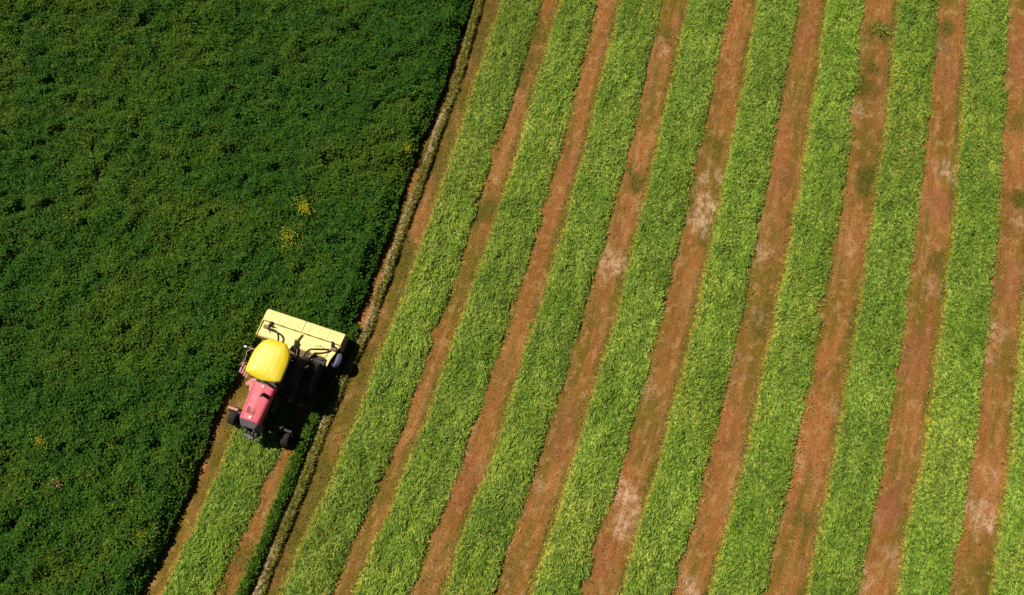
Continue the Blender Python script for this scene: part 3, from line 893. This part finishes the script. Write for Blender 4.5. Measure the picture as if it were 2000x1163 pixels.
for s in (-1, 1):
    wheel(tr, 'drive_wheel', s * (.94 if s < 0 else 1.06), 2.15, .60, .36, 18, s)
    bm = bmesh.new()                                    # fender: curved sheet over the wheel
    arc = []
    for i in range(9):
        a = RAD(35 + i * 14)
        arc.append((2.15 + .70 * math.cos(a), .62 + .68 * math.sin(a)))
    lo = [[bm.verts.new((s * xx, yy, zz + dz)) for xx in (.52, .86)] for (yy, zz) in arc for dz in (0,)]
    for A, B in zip(lo, lo[1:]): bm.faces.new((A[0], A[1], B[1], B[0]))
    f = link_bm('fender', bm, M_DARK, tr, True)  # coloured dark to stand in for the shade that hides it
    sm = f.modifiers.new('thick', 'SOLIDIFY'); sm.thickness = .02
# operator platform
bm = bmesh.new(); add_box(bm, (0, 1.98, .95), (1.04, 1.20, .05)); add_box(bm, (0, 2.53, 1.05), (.9, .06, .18))
link_bm('platform', bm, M_DARK, tr, bevel=.01)
bm = bmesh.new(); add_box(bm, (0, 1.72, 1.05), (.30, .20, .40)); add_box(bm, (0, 1.66, 1.30), (.36, .24, .14))
link_bm('console', bm, M_GREY, tr, bevel=.03)
bm = bmesh.new(); add_box(bm, (0, 2.25, 1.30), (.44, .44, .11)); add_box(bm, (0, 2.05, 1.12), (.30, .30, .30)); add_box(bm, (0, 2.50, 1.56), (.44, .10, .46), Matrix.Rotation(-.12, 3, 'X'))
link_bm('seat', bm, M_SEAT, tr, bevel=.04, seg=3)
bm = bmesh.new()
c_ = Vector((0, 1.86, 1.50)); tl = Matrix.Rotation(-.5, 3, 'X')
ring = [c_ + tl @ Vector((.19 * math.cos(a), .19 * math.sin(a), 0)) for a in [2 * math.pi * i / 24 for i in range(25)]]
add_tube(bm, ring, .016, 8, False); add_tube(bm, [c_, (0, 1.72, 1.34)], .022)
for a in (0.5, 2.6, 4.7): add_tube(bm, [c_, c_ + tl @ Vector((.19 * math.cos(a), .19 * math.sin(a), 0))], .011)
link_bm('steering_wheel', bm, M_DARK, tr, True)
for x_, y_ in ((-.42, 1.52), (.42, 1.52), (-.38, 2.55), (.38, 2.55)):
    bm = bmesh.new(); add_tube(bm, [(x_, y_, .96), (x_ * 1.02, y_, 1.6), (x_ * .95, y_ + (.03 if y_ < 2 else -.03), 2.14)], .028, 10)
    link_bm('roof_post', bm, M_DARK, tr, True)
# domed canopy roof: rounded tapering outline, long ribs, rolled rim
NY, NX = 41, 97
ZR = 2.20
bm = bmesh.new()


def roof_half(v):
    """half width along the length v 0 (hood side) .. 1 (mower side)"""
    w0 = .625 - .02 * v
    c0 = 1.0
    if v < .13:
        c0 = 1 - .30 * (1 - (max(0.0, 1 - ((.13 - v) / .13) ** 2.2)) ** .5)
    vv = max(0, v - .42) / .58
    c1 = max(0.0, 1 - vv ** 2.4) ** 0.5
    return w0 * c0 * (c1 * .72 + .28)


grid_v = []
for j in range(NY):
    v = j / (NY - 1)
    v = 0.5 - 0.5 * math.cos(math.pi * v) if True else v
    hw = roof_half(v)
    bow = .0
    row = []
    for i in range(NX):
        u = -1 + 2 * i / (NX - 1)
        u = math.sin(u * math.pi / 2) if abs(u) > 2 else u
        ex = max(abs(u) ** 5, abs(2 * v - 1) ** 7)
        y_ = 1.42 + 1.36 * v + (0.07 * (u * u) if v < .3 else 0.0) * (1 - v / .3)
        # long pressed ribs between u -.75 and .75
        rib = -.003 * max(0.0, math.cos(u * 2 * math.pi * 3.1)) ** 8 * (1 if abs(u) < .80 else 0) * sstep(.10, .18, v) * (1 - sstep(.80, .92, v))
        z_ = ZR + .055 * (1 - .75 * abs(u) ** 2.2) * (1 - .55 * abs(2 * v - 1) ** 2.6) - .065 * ex + float(rib)
        row.append(bm.verts.new((hw * u, y_, z_)))
    grid_v.append(row)
for j in range(NY - 1):
    for i in range(NX - 1):
        bm.faces.new((grid_v[j][i], grid_v[j][i + 1], grid_v[j + 1][i + 1], grid_v[j + 1][i]))
# skirt hanging from the rim, then a closed underside
per = [grid_v[0][i] for i in range(NX)] + [grid_v[j][NX - 1] for j in range(1, NY)] + [grid_v[NY - 1][i] for i in range(NX - 2, -1, -1)] + [grid_v[j][0] for j in range(NY - 2, 0, -1)]
cen = Vector((0, 2.1, 0))
s1 = []; s2 = []
for vtx in per:
    p = vtx.co
    d = Vector((p.x, p.y - 2.1, 0)).normalized()
    s1.append(bm.verts.new((p.x + d.x * .012, p.y + d.y * .012, p.z - .03)))
    s2.append(bm.verts.new((p.x + d.x * .004, p.y + d.y * .004, p.z - .10)))
m_ = len(per)
for k in range(m_):
    bm.faces.new((per[k], per[(k + 1) % m_], s1[(k + 1) % m_], s1[k]))
    bm.faces.new((s1[k], s1[(k + 1) % m_], s2[(k + 1) % m_], s2[k]))
bm.faces.new(s2)
link_bm('roof', bm, M_YEL, tr, True).location.x = -.04
# left side ladder, handrail and step plates
bm = bmesh.new()
for dy in (-.17, .17):
    add_tube(bm, [(-.50, 1.70 + dy, .95), (-1.22, 1.72 + dy, 1.0), (-1.30, 1.70 + dy, .92), (-1.24, 1.58 + dy, .28)], .014)
for i in range(4):
    q_ = i / 3.2
    add_box(bm, (-1.31 + .07 * q_, 1.71 - .12 * q_, .93 - .58 * q_), (.05, .36, .022))
link_bm('ladder', bm, M_PINK, tr)
bm = bmesh.new()
add_tube(bm, [(-.50, 2.38, .97), (-.62, 2.38, 1.50), (-.98, 2.33, 1.56), (-1.10, 2.20, 1.58), (-1.05, 1.94, 1.52), (-1.36, 1.74, 1.05), (-1.36, 1.73, .92)], .016)
link_bm('handrail', bm, M_PINK, tr, True)
bm = bmesh.new(); add_tube(bm, [(-.85, 2.36, 1.55), (-1.14, 2.33, 1.62)], .014); add_box(bm, (-1.18, 2.33, 1.62), (.09, .06, .12))
link_bm('mirror', bm, M_STEEL, tr, bevel=.01)
bm = bmesh.new()
for i in range(3): add_box(bm, (-.72 - .09 * i, 1.42 - .07 * i, .98 - .10 * i), (.20, .12, .03), Matrix.Rotation(.35, 3, 'Z'))
add_box(bm, (-.72, 1.18, .92), (.10, .26, .08), Matrix.Rotation(.3, 3, 'Z'))
link_bm('step', bm, M_PINK, tr, bevel=.008)
bm = bmesh.new(); add_box(bm, (.60, 1.35, .80), (.30, .46, .34)); link_bm('tank', bm, M_DARK, tr, bevel=.04, seg=3)
for s in (-1, 1):
    bm = bmesh.new(); add_box(bm, (s * .50, 2.62, .55), (.09, .62, .12), Matrix.Rotation(.15, 3, 'X')); add_tube(bm, [(s * .40, 2.35, .95), (s * .46, 2.84, .62)], .035)
    link_bm('lift_arm', bm, M_RUST, tr, bevel=.01)

# ------------------------------------------------------------------ mower header
mo = bpy.data.objects.new('mower', None)
COL.objects.link(mo)
mc = TRAC + FWD * 3.35 + RGT * 0.12
mo.location = (mc[0], mc[1], -.06); mo.rotation_euler = (0, 0, -HEAD)
tag(mo, 'wide pale yellow mower header hitched to the tractor at the edge of the standing crop', 'mower')
HWD = 1.475


def extr(prof, x0, x1, cap=True):
    bm = bmesh.new()
    a = [bm.verts.new((x0, *p)) for p in prof]; b_ = [bm.verts.new((x1, *p)) for p in prof]
    k = len(prof)
    for i in range(k): bm.faces.new((a[i], a[(i + 1) % k], b_[(i + 1) % k], b_[i]))
    if cap: bm.faces.new(a); bm.faces.new(b_[::-1])
    return bm


# rear deck (local y from -.42 to .16), front shields (to .60)
deck = link_bm('deck', extr([(.152, .885), (.10, .885), (-.36, .935), (-.42, .90), (-.47, .72), (-.44, .70), (-.34, .86), (.10, .84), (.152, .85)], -HWD + .06, 1.16), M_PALE, mo, bevel=.01)
for x0, x1 in ((-HWD, -.008), (.008, HWD)):
    sh = link_bm('front_shield', extr([(.155, .895), (.19, .915), (.55, .87), (.60, .83), (.615, .52), (.595, .52), (.58, .81), (.54, .85), (.19, .885), (.155, .865)], x0, x1), M_PALE, mo, bevel=.008)
    for q_ in (.14, .38, .62, .86):
        bm = bmesh.new()
        add_box(bm, (x0 + (x1 - x0) * q_, .37, .897), (.035, .33, .012), Matrix.Rotation(-.124, 3, 'X'))
        link_bm('stiffener', bm, M_PALE, sh)
    for q_ in ((.20, .5, .82) if x0 < -1 else (.18, .5, .80)):
        bm = bmesh.new()
        xc_ = x0 + (x1 - x0) * q_
        add_box(bm, (xc_, .155, .925), (.07, .04, .02)); add_tube(bm, [(xc_ - .22, .15, .915), (xc_ + .22, .15, .915)], .014)
        link_bm('hinge', bm, M_RUST, sh)
for s, nm in ((-1, 'end_plate'), (1, 'end_plate')):
    yb = -.40 if s < 0 else .05
    bm = extr([(.58, .80), (.55, .84), (.16, .87), (yb, .88), (yb - .06, .70), (yb + .02, .25), (.45, .22), (.60, .45)], s * (HWD + .004), s * (HWD + .03))
    link_bm(nm, bm, M_PALE if s < 0 else M_RUST, mo, bevel=.008)
# rolled tail piece reaching back to a point on the right end
bm = bmesh.new()
z_ = .90
top = [(1.15, .13), (1.47, .13), (1.455, .02), (1.40, -.18), (1.33, -.42), (1.31, -.70), (1.25, -.62), (1.24, -.47), (1.15, -.44)]
a = [bm.verts.new((x_, y_, z_)) for x_, y_ in top]; b_ = [bm.verts.new((x_, y_, z_ - .05)) for x_, y_ in top]
bm.faces.new(a[::-1]); bm.faces.new(b_)
for i in range(len(top)): bm.faces.new((a[i], a[(i + 1) % len(top)], b_[(i + 1) % len(top)], b_[i]))
link_bm('tail_guard', bm, M_PALE, mo, bevel=.008)
# brown rear beam and conditioner rollers
bm = bmesh.new(); add_box(bm, (-.05, -.52, .60), (2.5, .12, .16)); add_box(bm, (-.05, -.62, .50), (1.6, .08, .10))
for i in range(7): add_box(bm, (-.9 + i * .3, -.56, .66), (.04, .16, .05))
link_bm('rear_beam', bm, M_RUST, mo, bevel=.012)
bm = bmesh.new(); add_box(bm, (.22, -.52, .82), (1.15, .24, .05), Matrix.Rotation(.35, 3, 'X'))  # brown sheet standing in for the shaded rear face of the header
link_bm('shade_apron', bm, M_RUST, mo, bevel=.01)
bm = bmesh.new(); add_lathe_x(bm, [(-1.38, .001), (-1.38, .16), (1.38, .16), (1.38, .001)], (0, .22, .42), 20)
for i in range(5):
    a_ = i * 2 * math.pi / 5
    add_box(bm, (0, .22 + .18 * math.cos(a_), .42 + .18 * math.sin(a_)), (2.6, .03, .05), Matrix.Rotation(a_, 3, 'X'))
link_bm('reel', bm, M_DARK, mo, True)
bm = bmesh.new(); add_box(bm, (0, .50, .16), (2.86, .16, .05)); 
for i in range(28): add_box(bm, (-1.38 + i * .102, .61, .16), (.03, .12, .025))
link_bm('cutter_bar', bm, M_DARK, mo)
# centre mast: sloped yellow wedge with a dark ram
bm = bmesh.new()
pts = [(-.02, .12), (.07, .10), (-.10, -.56), (-.24, -.52)]
a = [bm.verts.new((x_, y_, z_)) for (x_, y_), z_ in zip(pts, (.98, .98, 1.08, 1.08))]; b_ = [bm.verts.new((x_, y_, .86)) for x_, y_ in pts]
bm.faces.new(a); bm.faces.new(b_[::-1])
for i in range(4): bm.faces.new((a[i], a[(i + 1) % 4], b_[(i + 1) % 4], b_[i]))
add_box(bm, (-.06, -.28, 1.10), (.09, .26, .05), Matrix.Rotation(.25, 3, 'Z'))
link_bm('mast', bm, M_PALE, mo, bevel=.01)
bm = bmesh.new(); add_tube(bm, [(.02, -.22, 1.06), (.05, -.42, 1.02), (.10, -.60, .92)], .040, 12); add_tube(bm, [(.10, -.60, .92), (.16, -.82, .76)], .022, 10)
link_bm('ram', bm, M_DARK, mo, True)
# brackets with clevis at each end of the deck
for s in (-1, 1):
    bx = s * 1.17 + .03
    bm = bmesh.new()
    add_box(bm, (bx, .10, .95), (.05, .20, .09), Matrix.Rotation(.35 * s, 3, 'Z')); add_box(bm, (bx + .05, .05, .95), (.13, .05, .08)); add_tube(bm, [(bx + .02, .04, .92), (bx + .02, .04, 1.06)], .03, 10)
    add_tube(bm, [(bx + .05, .05, .98), (bx + .24, .03, .93)], .014)
    link_bm('bracket', bm, M_DARK, mo, bevel=.006)
    bm = bmesh.new(); add_box(bm, (bx + s * .10, -.05, .945), (.20, .13, .03)); link_bm('rusty_plate', bm, M_RUST, mo, bevel=.006)
# hoses
bm = bmesh.new(); add_tube(bm, bez((-1.16, -.10, .96), (-.80, -.06, 1.16), (-.58, -.10, 1.20), (-.56, -.55, 1.05)), .034, 9); link_bm('hose', bm, M_HOSE, mo, True)
bm = bmesh.new(); add_tube(bm, bez((1.18, -.12, .97), (.98, -.20, 1.12), (.82, -.28, 1.16), (.66, -.32, 1.16), 8) + bez((.60, -.35, 1.14), (.50, -.46, 1.12), (.44, -.60, 1.0), (.38, -.86, .78), 8), .034, 9); link_bm('hose', bm, M_HOSE, mo, True)
bm = bmesh.new(); add_tube(bm, bez((.62, -.40, 1.10), (.54, -.55, 1.08), (.56, -.68, .98), (.60, -.90, .72)), .020, 9); link_bm('hose', bm, M_HOSE, mo, True)
bm = bmesh.new(); add_tube(bm, bez((1.00, -.14, .93), (.78, -.02, .98), (.70, -.10, .99), (.66, -.22, 1.02)), .010, 7); link_bm('cable', bm, M_RUST, mo, True)
bm = bmesh.new(); add_tube(bm, bez((-1.22, .02, .93), (-1.20, -.15, 1.0), (-1.10, -.10, .99), (-1.02, -.22, .95)), .010, 7); link_bm('cable', bm, M_RUST, mo, True)
bm = bmesh.new(); add_box(bm, (1.02, -.60, .74), (.36, .20, .30)); add_tube(bm, [(.80, -.62, .74), (.68, -.62, .74)], .07, 14); add_box(bm, (1.0, -.50, .92), (.20, .10, .06))
link_bm('drive_box', bm, M_DARK, mo, bevel=.02)
# lilac guard disc on the right end, with its shoe
bm = bmesh.new()
add_lathe_x(bm, [(-.10, .001), (-.10, .22), (-.08, .29), (.05, .29), (.09, .24), (.10, .001)], (0, 0, 0), 28)
gw = link_bm('end_wheel', bm, M_BLUE, mo, True, bevel=.01)
gw.location = (1.47, -.32, .60); gw.rotation_euler = (0, .55, 0.10)
bm = bmesh.new(); add_tube(bm, [(1.20, -.33, .66), (1.44, -.33, .57)], .04); link_bm('wheel_arm', bm, M_DARK, mo)
